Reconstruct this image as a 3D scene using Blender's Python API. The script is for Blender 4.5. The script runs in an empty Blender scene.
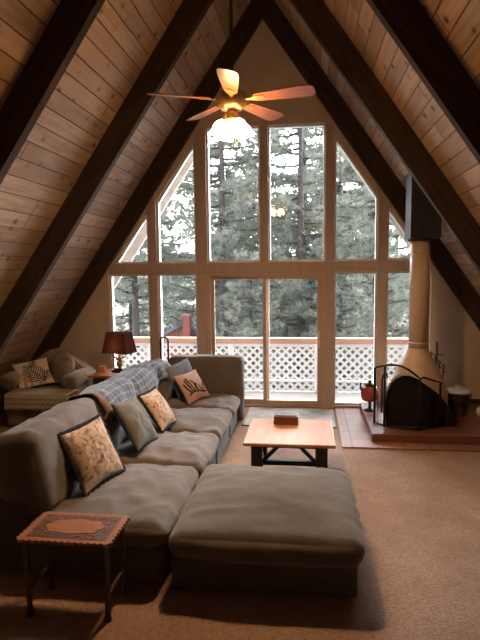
import bpy, bmesh, math, random
from mathutils import Vector, Matrix, noise
from mathutils.bvhtree import BVHTree
random.seed(7)
S = bpy.context.scene
C = S.collection
PI = math.pi
rnd = random.uniform
V = Vector

# ------------------------------------------------------------------ node helpers
class NT:
    def __init__(s, name):
        s.m = bpy.data.materials.new(name); s.m.use_nodes = True
        s.t = s.m.node_tree; s.t.nodes.clear()
        s.out = s.t.nodes.new('ShaderNodeOutputMaterial')
    def n(s, typ, **k):
        nd = s.t.nodes.new(typ)
        for a, b in k.items(): setattr(nd, a, b)
        return nd
    def link(s, a, b): s.t.links.new(a, b)
    def put(s, sock, v):
        if hasattr(v, 'is_output'): s.link(v, sock)
        elif isinstance(v, (tuple, list)) and len(v) == 3 and sock.type == 'RGBA': sock.default_value = (*v, 1)
        else: sock.default_value = v
    def math(s, op, a, b=None, c=None):
        nd = s.n('ShaderNodeMath', operation=op)
        for i, v in enumerate((a, b, c)):
            if v is not None: s.put(nd.inputs[i], v)
        return nd.outputs[0]
    def mix(s, f, a, b, mode='MIX'):
        nd = s.n('ShaderNodeMix', data_type='RGBA', blend_type=mode)
        s.put(nd.inputs[0], f); s.put(nd.inputs[6], a); s.put(nd.inputs[7], b)
        return nd.outputs[2]
    def ramp(s, f, a, b, lo, hi):
        nd = s.n('ShaderNodeMapRange'); nd.interpolation_type = 'SMOOTHSTEP'
        s.put(nd.inputs[0], f)
        for i, v in enumerate((lo, hi, a, b)): s.put(nd.inputs[1 + i], v)
        return nd.outputs[0]
    def coord(s, kind='Object'): return s.n('ShaderNodeTexCoord').outputs[kind]
    def xyz(s, v):
        nd = s.n('ShaderNodeSeparateXYZ'); s.link(v, nd.inputs[0]); return nd.outputs
    def comb(s, x, y, z=0.0):
        nd = s.n('ShaderNodeCombineXYZ')
        for i, v in enumerate((x, y, z)): s.put(nd.inputs[i], v)
        return nd.outputs[0]
    def mapv(s, v, scale):
        nd = s.n('ShaderNodeVectorMath', operation='MULTIPLY'); s.link(v, nd.inputs[0]); nd.inputs[1].default_value = scale
        return nd.outputs[0]
    def noise(s, v, scale, detail=3, rough=.55):
        nd = s.n('ShaderNodeTexNoise'); s.link(v, nd.inputs['Vector'])
        nd.inputs['Scale'].default_value = scale; nd.inputs['Detail'].default_value = detail; nd.inputs['Roughness'].default_value = rough
        return nd.outputs[0]
    def white(s, v, dim='3D'):
        nd = s.n('ShaderNodeTexWhiteNoise', noise_dimensions=dim); s.link(v, nd.inputs['Vector']); return nd.outputs[0]
    def voro(s, v, scale):
        nd = s.n('ShaderNodeTexVoronoi'); s.link(v, nd.inputs['Vector']); nd.inputs['Scale'].default_value = scale; return nd.outputs
    def bump(s, h, strength, dist=.01):
        nd = s.n('ShaderNodeBump'); s.link(h, nd.inputs['Height']); nd.inputs['Strength'].default_value = strength; nd.inputs['Distance'].default_value = dist
        return nd.outputs[0]
    def done(s, col, rough=.6, metal=0.0, normal=None, **k):
        b = s.n('ShaderNodeBsdfPrincipled')
        s.put(b.inputs['Base Color'], col); s.put(b.inputs['Roughness'], rough); s.put(b.inputs['Metallic'], metal)
        for a, v in k.items(): s.put(b.inputs[a.replace('_', ' ')], v)
        if normal is not None: s.link(normal, b.inputs['Normal'])
        s.link(b.outputs[0], s.out.inputs[0])
        return s.m

def plain(name, col, rough=.6, metal=0.0, var=.12, scale=9, bump=0.0, bscale=60, **k):
    t = NT(name); v = t.coord()
    n = t.noise(v, scale)
    f = t.ramp(n, 1 - var, 1 + var, .3, .7)
    c = t.mix(1.0, col, t.comb(f, f, f), 'MULTIPLY')
    nm = t.bump(t.noise(v, bscale, 2), bump, .01) if bump else None
    return t.done(c, rough, metal, nm, **k)

def wood(name, col, dark, axis=1, scale=1.0, rough=.5, bump=.15):
    t = NT(name); v = t.coord()
    sc = [14 * scale] * 3; sc[axis] = 1.2 * scale
    n = t.noise(t.mapv(v, sc), 2.0, 5, .6)
    c = t.mix(t.ramp(n, 0, 1, .35, .7), dark, col)
    return t.done(c, rough, 0, t.bump(n, bump, .004))

def fabric(name, col, var=.15, bump=.5, weave=350):
    t = NT(name); v = t.coord()
    n = t.noise(v, 3.5, 4); w = t.noise(v, weave, 1)
    f = t.math('MULTIPLY', t.ramp(n, 1 - var, 1 + var, .3, .7), t.ramp(w, .82, 1.18, .3, .7))
    c = t.mix(1.0, col, t.comb(f, f, f), 'MULTIPLY')
    h = t.math('ADD', t.math('MULTIPLY', w, .15), t.noise(v, 9, 3))
    return t.done(c, .95, 0, t.bump(h, bump, .012), Sheen_Weight=.15)

def attrmat(name, rough=.95, bump=.3, weave=300):
    t = NT(name); a = t.n('ShaderNodeVertexColor', layer_name='Col'); v = t.coord()
    w = t.noise(v, weave, 1); f = t.ramp(w, .85, 1.15, .3, .7)
    return t.done(t.mix(1.0, a.outputs[0], t.comb(f, f, f), 'MULTIPLY'), rough, 0, t.bump(w, bump, .003))

def pine_boards():
    t = NT('pine_board_ceiling'); v = t.coord(); x, y, z = t.xyz(v)
    bw = .183
    q = t.math('DIVIDE', x, bw); idx = t.math('FLOOR', q); fr = t.math('FRACT', q)
    r1 = t.white(t.comb(idx, 3.3, 0.0))
    yy = t.math('ADD', t.math('DIVIDE', y, 3.1), t.math('MULTIPLY', r1, 7.0))
    cell = t.math('FLOOR', yy); fy = t.math('FRACT', yy)
    r2 = t.white(t.comb(idx, cell, 1.0)); r3 = t.white(t.comb(idx, cell, 5.0))
    gv = t.comb(t.math('ADD', t.math('MULTIPLY', x, 26.0), t.math('MULTIPLY', r2, 90.0)), t.math('MULTIPLY', y, 1.3), r3)
    grain = t.noise(gv, 1.0, 5, .6)
    big = t.noise(t.comb(t.math('MULTIPLY', x, 6.0), y, r2), 1.3, 2)
    col = t.mix(r2, (.30, .19, .115), (.53, .36, .235))
    col = t.mix(t.ramp(grain, 0, .55, .42, .72), col, (.24, .12, .06))
    col = t.mix(t.ramp(big, 0, .35, .5, .75), col, (.60, .40, .25))
    # knots
    kv = t.comb(t.math('ADD', t.math('MULTIPLY', x, 5.4), t.math('MULTIPLY', r2, 13.0)), t.math('MULTIPLY', y, 4.6), t.math('MULTIPLY', r3, 5.0))
    vo = t.voro(kv, 1.0)
    rv = t.xyz(vo['Color'])[0]
    keep = t.math('GREATER_THAN', rv, .28)
    ring = t.math('MULTIPLY', t.ramp(vo['Distance'], 1, 0, .08, .36), keep)
    knot = t.math('MULTIPLY', t.ramp(vo['Distance'], 1, 0, .10, .19), keep)
    col = t.mix(t.math('MULTIPLY', ring, .45), col, (.20, .09, .04))
    col = t.mix(t.math('MULTIPLY', knot, .9), col, (.055, .022, .010))
    edge = t.math('MINIMUM', fr, t.math('SUBTRACT', 1.0, fr))
    ends = t.math('MINIMUM', fy, t.math('SUBTRACT', 1.0, fy))
    g = t.math('MAXIMUM', t.ramp(edge, 1, 0, .012, .045), t.ramp(ends, 1, 0, .0012, .003))
    col = t.mix(t.math('MULTIPLY', g, .85), col, (.035, .016, .008))
    h = t.math('SUBTRACT', t.math('MULTIPLY', grain, .08), g)
    return t.done(col, .48, 0, t.bump(h, .7, .012))

def carpet():
    t = NT('carpet_pile'); v = t.coord()
    a = t.noise(v, 2.2, 4); b = t.noise(v, 55, 3, .7); c = t.noise(v, 220, 2)
    col = t.mix(t.ramp(a, 0, 1, .3, .7), (.49, .325, .235), (.61, .42, .32))
    col = t.mix(t.ramp(b, 0, .55, .40, .68), col, (.27, .165, .11))
    return t.done(col, 1.0, 0, t.bump(t.math('ADD', b, c), .9, .02))

def tiles(name, col, dark, size, grout=.03, rough=.35):
    t = NT(name); v = t.coord(); x, y, z = t.xyz(v)
    qx = t.math('DIVIDE', x, size); qy = t.math('DIVIDE', y, size)
    r = t.white(t.comb(t.math('FLOOR', qx), t.math('FLOOR', qy), 0.0))
    e = None
    for q in (qx, qy):
        f = t.math('FRACT', q); m = t.math('MINIMUM', f, t.math('SUBTRACT', 1.0, f))
        e = m if e is None else t.math('MINIMUM', e, m)
    g = t.ramp(e, 1, 0, grout * .4, grout)
    c = t.mix(r, dark, col)
    c = t.mix(t.ramp(t.noise(v, 14, 3), 0, .4, .45, .75), c, dark)
    c = t.mix(t.math('MULTIPLY', g, .8), c, (.06, .035, .025))
    return t.done(c, rough, 0, t.bump(t.math('SUBTRACT', 1.0, g), .4, .01))

def glass():
    t = NT('window_glass')
    tr = t.n('ShaderNodeBsdfTransparent'); gl = t.n('ShaderNodeBsdfGlossy'); gl.inputs['Roughness'].default_value = 0.0
    fr = t.n('ShaderNodeFresnel'); fr.inputs[0].default_value = 1.45
    mx = t.n('ShaderNodeMixShader'); t.link(fr.outputs[0], mx.inputs[0]); t.link(tr.outputs[0], mx.inputs[1]); t.link(gl.outputs[0], mx.inputs[2])
    t.link(mx.outputs[0], t.out.inputs[0]); return t.m

def mesh_screen():
    t = NT('wire_mesh'); v = t.coord(); x, y, z = t.xyz(v)
    e = None
    for q in (t.math('MULTIPLY', x, 60.0), t.math('MULTIPLY', z, 60.0)):
        f = t.math('FRACT', q); m = t.math('LESS_THAN', f, .09)
        e = m if e is None else t.math('MAXIMUM', e, m)
    tr = t.n('ShaderNodeBsdfTransparent'); df = t.n('ShaderNodeBsdfDiffuse'); df.inputs[0].default_value = (.01, .01, .01, 1)
    mx = t.n('ShaderNodeMixShader'); t.link(e, mx.inputs[0]); t.link(tr.outputs[0], mx.inputs[1]); t.link(df.outputs[0], mx.inputs[2])
    t.link(mx.outputs[0], t.out.inputs[0]); return t.m

def emit(name, col, st):
    t = NT(name); e = t.n('ShaderNodeEmission'); e.inputs[0].default_value = (*col, 1); e.inputs[1].default_value = st
    t.link(e.outputs[0], t.out.inputs[0]); return t.m

def lampshade():
    t = NT('brown_lampshade_cloth'); v = t.coord(); w = t.noise(v, 180, 1)
    d = t.n('ShaderNodeBsdfDiffuse'); tl = t.n('ShaderNodeBsdfTranslucent')
    d.inputs[0].default_value = (.055, .026, .028, 1); tl.inputs[0].default_value = (.065, .024, .015, 1)
    nm = t.bump(w, .2, .002); t.link(nm, d.inputs['Normal'])
    mx = t.n('ShaderNodeMixShader'); mx.inputs[0].default_value = .25
    t.link(d.outputs[0], mx.inputs[1]); t.link(tl.outputs[0], mx.inputs[2]); t.link(mx.outputs[0], t.out.inputs[0]); return t.m

def needles():
    t = NT('pine_needles'); a = t.n('ShaderNodeVertexColor', layer_name='Col')
    d = t.n('ShaderNodeBsdfDiffuse'); tl = t.n('ShaderNodeBsdfTranslucent')
    t.link(a.outputs[0], d.inputs[0]); t.link(a.outputs[0], tl.inputs[0])
    mx = t.n('ShaderNodeMixShader'); mx.inputs[0].default_value = .28
    t.link(d.outputs[0], mx.inputs[1]); t.link(tl.outputs[0], mx.inputs[2]); t.link(mx.outputs[0], t.out.inputs[0]); return t.m

def plaid():
    t = NT('plaid_wool'); v = t.coord('UV'); x, y, z = t.xyz(v)
    def band(q, per, lo, hi, off=0.0):
        f = t.math('FRACT', t.math('ADD', t.math('DIVIDE', q, per), off))
        return t.math('MULTIPLY', t.math('GREATER_THAN', f, lo), t.math('LESS_THAN', f, hi))
    col = (.050, .076, .112)
    col = t.mix(t.math('MULTIPLY', band(x, .085, .0, .45), .65), col, (.030, .040, .060))
    col = t.mix(t.math('MULTIPLY', band(y, .085, .0, .45), .65), col, (.030, .040, .060))
    col = t.mix(t.math('MULTIPLY', band(x, .085, .66, .78), .32), col, (.42, .46, .50))
    col = t.mix(t.math('MULTIPLY', band(y, .085, .66, .78), .32), col, (.42, .46, .50))
    col = t.mix(t.math('MULTIPLY', t.math('LESS_THAN', y, .07), .9), col, (.20, .125, .085))
    w = t.noise(t.coord(), 260, 2)
    return t.done(col, 1.0, 0, t.bump(w, .4, .004), Sheen_Weight=.3)

def scallop():
    t = NT('scallop_weave'); v = t.coord('UV'); x, y, z = t.xyz(v)
    sx = t.math('MULTIPLY', t.math('ABSOLUTE', t.math('SINE', t.math('MULTIPLY', x, PI / .075))), .028)
    f = t.math('FRACT', t.math('DIVIDE', t.math('ADD', y, sx), .075))
    c = t.mix(t.ramp(f, 0, 1, .35, .6), (.25, .21, .165), (.40, .345, .275))
    w = t.noise(t.coord(), 200, 2)
    return t.done(c, 1.0, 0, t.bump(w, .4, .004))

M = {}
M['boards'] = pine_boards()
M['rafter'] = wood('dark_stained_rafter', (.060, .030, .018), (.024, .012, .008), 0, .9, .85)
M['fascia'] = plain('grey_fascia', (.34, .335, .33), .7)
M['drywall'] = plain('drywall', (.58, .475, .37), .9, var=.05, scale=2.5, bump=.12, bscale=90)
M['post'] = wood('painted_window_wood', (.52, .40, .32), (.45, .34, .265), 2, .7, .55)
M['vinyl'] = plain('white_vinyl', (.72, .71, .69), .4, var=.03)
M['doorframe'] = plain('tan_door_frame', (.50, .375, .285), .45, var=.05)
M['carpet'] = carpet()
M['glass'] = glass()
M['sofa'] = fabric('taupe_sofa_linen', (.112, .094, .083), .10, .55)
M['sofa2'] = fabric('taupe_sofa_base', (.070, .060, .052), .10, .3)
M['ottoman'] = fabric('olive_taupe_linen', (.095, .076, .056), .12, .5)
M['black'] = plain('black_iron', (.012, .012, .012), .55, .3)
M['fringe'] = plain('black_fringe', (.016, .015, .018), 1.0, var=.5, scale=60, bump=.8, bscale=150)
M['print'] = attrmat('printed_cloth')
M['plaid'] = plaid()
M['scallop'] = scallop()
M['armchair'] = fabric('armchair_chenille', (.20, .165, .125), .30, .6, 90)
M['oak'] = wood('orange_oak', (.50, .245, .125), (.43, .20, .095), 1, 1.0, .35, .05)
M['ebony'] = wood('black_painted_wood', (.022, .018, .016), (.014, .011, .010), 2, 1.0, .5)
M['redwood'] = wood('carved_red_brown_wood', (.36, .145, .060), (.22, .080, .032), 0, 1.5, .4, .1)
M['carvedark'] = wood('carved_recess_wood', (.105, .038, .018), (.06, .022, .010), 0, 2, .6, .4)
M['cherry'] = wood('cherry_table', (.40, .17, .075), (.27, .105, .045), 0, 1.0, .35, .05)
M['darkwood'] = wood('dark_brown_wood', (.075, .036, .022), (.04, .019, .012), 2, 1.2, .45)
M['boxwood'] = wood('red_brown_slats', (.22, .085, .045), (.12, .045, .025), 0, 1.2, .45)
M['blockwood'] = wood('small_block_wood', (.50, .25, .09), (.38, .18, .06), 0, 1.5, .5)
M['pad'] = tiles('terracotta_pad', (.33, .17, .135), (.25, .12, .095), .305)
M['hearth'] = tiles('brick_red_hearth', (.195, .080, .058), (.15, .060, .044), .61, .012, .4)
M['enamel'] = plain('cream_enamel', (.66, .50, .36), .35, var=.04)
M['sheet'] = plain('dark_sheet_metal', (.038, .041, .041), .5, .3, var=.12)
M['firescreen'] = plain('black_spark_mesh', (.009, .009, .010), .7, bump=.6, bscale=220)
M['wiremesh'] = mesh_screen()
M['galv'] = plain('galvanised_lid', (.58, .61, .65), .45, .15, var=.15)
M['bucket'] = plain('rusty_bucket', (.115, .080, .062), .55, .3, var=.3, scale=14)
M['red'] = plain('red_enamel', (.30, .055, .045), .3, var=.1)
M['white'] = plain('white_ceramic', (.75, .74, .72), .3, var=.03)
M['gold'] = plain('aged_gold', (.36, .23, .11), .4, .6, var=.3, scale=30)
M['bronze'] = plain('dark_bronze', (.045, .030, .022), .45, .5, var=.3, scale=25)
M['shade'] = lampshade()
M['mat'] = fabric('grey_door_mat', (.40, .40, .395), .25, .7, 160)
M['fanwood'] = wood('fan_blade_wood', (.34, .13, .065), (.24, .085, .04), 0, 1.0, .3, .03)
M['brass'] = plain('antique_brass', (.42, .27, .12), .3, .8, var=.1)
M['globe'] = emit('lit_glass_shade', (1.0, .56, .22), 62.0)
M['bulb'] = emit('lit_bulb', (1.0, .60, .30), 1150.0)
M['deck'] = wood('weathered_deck', (.25, .225, .205), (.19, .17, .15), 0, .6, .8)
M['cap'] = wood('cedar_rail_cap', (.36, .21, .14), (.28, .155, .105), 0, .6, .6)
M['lattice'] = plain('white_lattice_paint', (.52, .545, .58), .6, var=.04)
M['needles'] = needles()
M['bark'] = plain('pine_bark', (.055, .045, .043), .95, var=.35, scale=12, bump=1.0, bscale=30)
M['slope'] = plain('needle_covered_slope', (.06, .058, .038), 1.0, var=.5, scale=1.2, bump=.8, bscale=8)
M['roofgrey'] = plain('blue_grey_shingle', (.13, .15, .20), .8, var=.15)
M['siding'] = plain('red_brown_siding', (.22, .085, .06), .8, var=.2)
M['chimneybrick'] = plain('red_chimney_brick', (.26, .085, .07), .9, var=.3, scale=30)
M['tire'] = plain('dark_rubber', (.02, .02, .02), .8)

# ------------------------------------------------------------------ object helpers
def wm(o):
    m = Matrix.LocRotScale(o.location, o.rotation_euler, None)
    return wm(o.parent) @ m if o.parent else m
def put(name, bm, mat, parent=None, world=True, smooth=False):
    if parent is not None and world: bmesh.ops.transform(bm, matrix=wm(parent).inverted(), verts=bm.verts)
    loc = V((0, 0, 0))
    if parent is None and world and len(bm.verts):
        xs = [v.co for v in bm.verts]
        loc = V(((min(c.x for c in xs) + max(c.x for c in xs)) / 2, (min(c.y for c in xs) + max(c.y for c in xs)) / 2, min(c.z for c in xs)))
        bmesh.ops.translate(bm, vec=-loc, verts=bm.verts)
    bmesh.ops.recalc_face_normals(bm, faces=bm.faces)
    me = bpy.data.meshes.new(name); bm.to_mesh(me); bm.free()
    for m in (mat if isinstance(mat, (list, tuple)) else [mat]): me.materials.append(m)
    if smooth:
        for p in me.polygons: p.use_smooth = True
    o = bpy.data.objects.new(name, me); C.objects.link(o); o.location = loc
    if parent is not None: o.parent = parent
    return o
def tag(o, label, cat, group=None, kind=None):
    if label: o['label'] = label
    if cat: o['category'] = cat
    if group: o['group'] = group
    if kind: o['kind'] = kind
    return o
def thing(name, label, cat, loc=(0, 0, 0), rot=(0, 0, 0), group=None, kind=None):
    o = bpy.data.objects.new(name, None); C.objects.link(o); o.empty_display_size = .1
    o.location = loc; o.rotation_euler = rot
    return tag(o, label, cat, group, kind)
def struct(name, bm, mat, parent=None, **k):
    o = put(name, bm, mat, parent, **k)
    if parent is None: o['kind'] = 'structure'
    return o
def dup(o, parent=None):
    c = o.copy(); C.objects.link(c)
    if parent is not None: c.parent = parent
    for ch in list(o.children): dup(ch, c)
    return c
NB = bmesh.new
def box(bm, lo, hi, bev=0.0, seg=2):
    r = bmesh.ops.create_cube(bm, size=1.0)
    lo, hi = V(lo), V(hi); d = hi - lo
    for v in r['verts']: v.co = V((lo.x + (v.co.x + .5) * d.x, lo.y + (v.co.y + .5) * d.y, lo.z + (v.co.z + .5) * d.z))
    if bev:
        es = list({e for v in r['verts'] for e in v.link_edges})
        bmesh.ops.bevel(bm, geom=es, offset=bev, segments=seg, profile=.5, affect='EDGES')
    return bm
def B(lo, hi, bev=0.0): return box(NB(), lo, hi, bev)
def prism(bm, pts, d, a=1, pos=0.0):
    """pts: 2-D polygon; extruded along axis a from pos to pos+d"""
    def mk(p, t):
        q = [p[0], p[1]]; q.insert(a, t); return V(q)
    A = [bm.verts.new(mk(p, pos)) for p in pts]; Bv = [bm.verts.new(mk(p, pos + d)) for p in pts]
    n = len(pts); bm.faces.new(A); bm.faces.new(Bv[::-1])
    for i in range(n): bm.faces.new((A[i], A[(i + 1) % n], Bv[(i + 1) % n], Bv[i]))
    return bm
def tube(bm, pts, r, seg=10, cap=True):
    pts = [V(p) for p in pts]; n = len(pts)
    R = r if isinstance(r, (list, tuple)) else [r] * n
    t0 = (pts[1] - pts[0]).normalized()
    up = V((0, 0, 1)) if abs(t0.z) < .9 else V((1, 0, 0))
    nx = t0.cross(up).normalized(); rings = []
    for i in range(n):
        t = (pts[min(i + 1, n - 1)] - pts[max(i - 1, 0)]).normalized()
        nx = (nx - t * nx.dot(t)).normalized(); ny = t.cross(nx)
        rings.append([bm.verts.new(pts[i] + (nx * math.cos(2 * PI * k / seg) + ny * math.sin(2 * PI * k / seg)) * R[i]) for k in range(seg)])
    for i in range(n - 1):
        for k in range(seg): bm.faces.new((rings[i][k], rings[i][(k + 1) % seg], rings[i + 1][(k + 1) % seg], rings[i + 1][k]))
    if cap: bm.faces.new(rings[0][::-1]); bm.faces.new(rings[-1])
    return bm
def lathe(bm, prof, c=(0, 0, 0), seg=32):
    c = V(c); rings = []
    for r, z in prof:
        if r < 1e-5: rings.append([bm.verts.new(c + V((0, 0, z)))])
        else: rings.append([bm.verts.new(c + V((r * math.cos(2 * PI * k / seg), r * math.sin(2 * PI * k / seg), z))) for k in range(seg)])
    for a, b in zip(rings, rings[1:]):
        if len(a) == 1 and len(b) == 1: continue
        for k in range(seg):
            k2 = (k + 1) % seg
            if len(a) == 1: bm.faces.new((a[0], b[k], b[k2]))
            elif len(b) == 1: bm.faces.new((a[k], a[k2], b[0]))
            else: bm.faces.new((a[k], a[k2], b[k2], b[k]))
    for rg, fl in ((rings[0], True), (rings[-1], False)):
        if len(rg) > 1: bm.faces.new(rg[::-1] if fl else rg)
    return bm
def bar(bm, a, b, w, d, up=(0, 0, 1)):
    """square bar from a to b"""
    a, b = V(a), V(b); t = (b - a).normalized(); u = V(up)
    if abs(t.dot(u)) > .95: u = V((0, 1, 0))
    x = t.cross(u).normalized() * w / 2; y = x.cross(t).normalized() * d / 2
    A = [bm.verts.new(p + x * i + y * j) for p in (a, b) for i, j in ((-1, -1), (1, -1), (1, 1), (-1, 1))]
    for f in ((3, 2, 1, 0), (4, 5, 6, 7), (0, 1, 5, 4), (1, 2, 6, 5), (2, 3, 7, 6), (3, 0, 4, 7)): bm.faces.new([A[i] for i in f])
    return bm
def cushion(lo, hi, r=.08, puff=(0, 0, 0), n=26, wr=.008, seed=0, dim=0.0, fold=None):
    """soft upholstered block: rounded box, bulging faces, soft wrinkles"""
    bm = NB(); lo, hi = V(lo), V(hi); c = (lo + hi) / 2; h = (hi - lo) / 2
    ts = [math.sin((i / n - .5) * PI) * .45 + (i / n - .5) * 1.1 for i in range(n + 1)]
    for ax in range(3):
        for sg in (-1, 1):
            vs = {}
            for i in range(n + 1):
                for j in range(n + 1):
                    p = [0, 0, 0]; p[ax] = sg; p[(ax + 1) % 3] = ts[i]; p[(ax + 2) % 3] = ts[j]
                    vs[i, j] = bm.verts.new(p)
            for i in range(n):
                for j in range(n):
                    q = (vs[i, j], vs[i + 1, j], vs[i + 1, j + 1], vs[i, j + 1])
                    bm.faces.new(q if sg > 0 else q[::-1])
    bmesh.ops.remove_doubles(bm, verts=bm.verts, dist=1e-5)
    rr = min(r, *(x * .95 for x in h)); sd = V((seed * 3.7, seed * 1.3, seed * 2.1))
    for v in bm.verts:
        u = v.co.copy(); p = V((u.x * h.x, u.y * h.y, u.z * h.z))
        k = V([max(-(h[i] - rr), min(h[i] - rr, p[i])) for i in range(3)])
        d = p - k
        nrm = d.normalized() if d.length > 1e-6 else V((0, 0, 1))
        q = k + nrm * rr if d.length > 1e-6 else p
        for a in range(3):
            b1, b2 = (a + 1) % 3, (a + 2) % 3
            q[a] += u[a] * puff[a] * (1 - u[b1] ** 2) * (1 - u[b2] ** 2)
        if dim: q.z -= dim * max(0, u.z) * (.5 + .5 * noise.noise(V((u.x * 1.7, u.y * 1.7, seed))))
        w = noise.noise(q * 5 + sd) * wr + noise.noise(q * 13 + sd) * wr * .45
        if fold:
            fx = noise.noise(V((q.x * fold[0], q.y * fold[1], q.z * fold[2])) + sd)
            w += -abs(fx) * fold[3] + fold[3] * .3
        v.co = c + q + nrm * w
    return bm
def ident(bm, mat): bmesh.ops.transform(bm, matrix=mat, verts=bm.verts); return bm
def merge(a, b):
    me = bpy.data.meshes.new('tmp'); b.to_mesh(me); b.free(); a.from_mesh(me); bpy.data.meshes.remove(me); return a

# ------------------------------------------------------------------ camera
CX, D, CZ, YAW, PITCH, ROLL, F = 0.6403, 8.1824, 2.1724, .12513, -.09658, -.01198, 533.35
fwd = V((-math.sin(YAW) * math.cos(PITCH), math.cos(YAW) * math.cos(PITCH), math.sin(PITCH)))
rt = V((math.cos(YAW), math.sin(YAW), 0)); up = rt.cross(fwd)
r2 = rt * math.cos(ROLL) + up * math.sin(ROLL); u2 = up * math.cos(ROLL) - rt * math.sin(ROLL)
cam = bpy.data.objects.new('camera', bpy.data.cameras.new('camera')); C.objects.link(cam)
cam.matrix_world = Matrix(((r2.x, u2.x, -fwd.x, CX), (r2.y, u2.y, -fwd.y, -D), (r2.z, u2.z, -fwd.z, CZ), (0, 0, 0, 1)))
cam.data.sensor_fit = 'VERTICAL'; cam.data.sensor_height = 24; cam.data.lens = F * 24 / 640
cam.data.clip_end = 300; S.camera = cam

# ------------------------------------------------------------------ shell of the A-frame
MS, H, SP = 1.4468, 5.795, 1.8828
A = math.atan(MS); RD = .26; HC = H + RD / math.cos(A)     # ceiling plane: z = HC - MS|x|
def zl(x, off=0.0): return H - MS * abs(x) + off
bm = B((-5.2, -9.5, -.12), (5.2, .14, 0)); struct('floor', bm, M['carpet'])
for nm, sg in (('ceiling_left', -1), ('ceiling_right', 1)):
    bm = NB(); box(bm, (-7.9 if sg < 0 else 0, -9.5, 0), (0 if sg < 0 else 7.9, .95, .1))
    o = struct(nm, bm, M['boards'], world=False); o.location = (0, 0, HC); o.rotation_euler = (0, sg * A, 0)
for k in range(5):
    y1 = -k * SP - (0 if k else .003)
    for nm, sg in (('left', -1), ('right', 1)):
        L = H / math.sin(A)
        # local frame: x runs down the slope from the ridge, z is the outward normal
        bm = NB(); cut = RD / math.tan(PI / 2 - A) if False else RD * MS
        pts = [(0, 0), (7.62, 0), (7.62, -RD), (RD * MS, -RD)]
        prism(bm, pts if sg > 0 else [(-a, b) for a, b in pts], .1, 1, y1 - .1)
        o = struct('roof_rafter', bm, M['rafter'], world=False); o.location = (0, 0, HC); o.rotation_euler = (0, sg * A, 0)
        o['label'] = 'dark stained sloping rafter under the pine board ceiling'
for sg in (-1, 1):   # barge rafters of the overhang outside
    bm = NB(); pts = [(0, 0), (7.62, 0), (7.62, -RD), (RD * MS, -RD)]
    prism(bm, pts if sg > 0 else [(-a, b) for a, b in pts], .06, 1, .86)
    o = struct('barge_rafter', bm, M['fascia'], world=False); o.location = (0, 0, HC); o.rotation_euler = (0, sg * A, 0)

# window wall, 0.14 thick, inside face at y = 0
WT = .14; RZ0, RZ1 = 2.10, 2.265
def cz_(x): return HC - MS * abs(x) - .002
bm = NB()
for sg in (-1, 1):
    e = 2.49 if sg < 0 else 2.47
    prism(bm, [(sg * e, 0), (sg * e, cz_(e)), (sg * (HC / MS - .002), 0)], WT)
    def strip(x0, x1, off): prism(bm, [(sg * x0, max(RZ1, zl(x0, off))), (sg * x1, zl(x1, off)), (sg * x1, cz_(x1)), (sg * x0, cz_(x0))], WT)
    x_t = (H - .07 - RZ1) / MS
    prism(bm, [(sg * e, RZ1), (sg * x_t, RZ1), (sg * 1.82, zl(1.82, -.07)), (sg * 1.82, cz_(1.82)), (sg * e, cz_(e))], WT)
    strip(1.675, 1.055, -.15)
prism(bm, [(-1.055, 4.295), (1.045, 4.295), (1.045, cz_(1.045)), (0, HC - .002), (-1.055, cz_(1.055))], WT)
struct('wall_front', bm, M['drywall'])
bm = B((-4.4, -9.6, 0), (4.4, -9.5, 6.3)); struct('wall_back', bm, M['drywall'])

tn = [0]
def trim(lo, hi, mat='post', bev=.006):
    tn[0] += 1; return struct('trim_%d' % tn[0], B(lo, hi, bev), M[mat])
PY0, PY1 = -.012, WT
for sg in (-1, 1):
    bm = NB(); prism(bm, [(sg * 1.69, 0), (sg * 1.825, 0), (sg * 1.825, cz_(1.825)), (sg * 1.69, cz_(1.69))], PY1 - PY0, 1, PY0)
    tn[0] += 1; struct('trim_%d' % tn[0], bm, M['post'])
    a, b = (.885, 1.065) if sg < 0 else (.915, 1.05)
    trim((min(sg * a, sg * b), PY0, 0), (max(sg * a, sg * b), PY1, 4.295))
trim((-.065, PY0, RZ1), (.06, PY1, 4.295))
trim((-2.49, PY0 - .006, RZ0), (2.47, PY1, RZ1))
trim((-2.49, PY0, 0), (-1.825, PY1, .06)); trim((-1.69, PY0, 0), (-1.065, PY1, .06))
trim((1.05, PY0, 0), (1.69, PY1, .05)); trim((1.825, PY0, 0), (2.47, PY1, .05))

wn = [0]
def window(poly, fr=.028, y=.075, mat='vinyl', name=None, label=None):
    """frame following a convex polygon (x,z), one pane"""
    wn[0] += 1
    t = thing(name or 'window_%d' % wn[0], label, None, (sum(p[0] for p in poly) / len(poly), y, min(p[1] for p in poly)), kind='structure')
    n = len(poly); c = V((sum(p[0] for p in poly) / n, sum(p[1] for p in poly) / n))
    area = sum(poly[i][0] * poly[(i + 1) % n][1] - poly[(i + 1) % n][0] * poly[i][1] for i in range(n)); s = 1 if area > 0 else -1
    inner = []
    for i in range(n):
        p, q, r = (V(poly[(i + k) % n]) for k in (-1, 0, 1))
        d1 = (q - p).normalized(); d2 = (r - q).normalized()
        n1 = V((-d1.y, d1.x)) * s; n2 = V((-d2.y, d2.x)) * s
        b = (n1 + n2).normalized(); inner.append(q + b * fr / max(.3, b.dot(n1)))
    bm = NB()
    for i in range(n):
        j = (i + 1) % n
        prism(bm, [poly[i], poly[j], tuple(inner[j]), tuple(inner[i])], .10, 1, y - .025)
    put('window_frame', bm, M[mat], t)
    bm = NB(); prism(bm, [tuple(p) for p in inner], .006, 1, y - .003)
    put('pane', bm, M['glass'], t)
    return t
g1 = lambda x: zl(x, -.07); g2 = lambda x: zl(x, -.15)
xt = (H - .07 - RZ1) / MS
window([(-xt, RZ1), (-1.825, RZ1), (-1.825, g1(1.825))])
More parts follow.
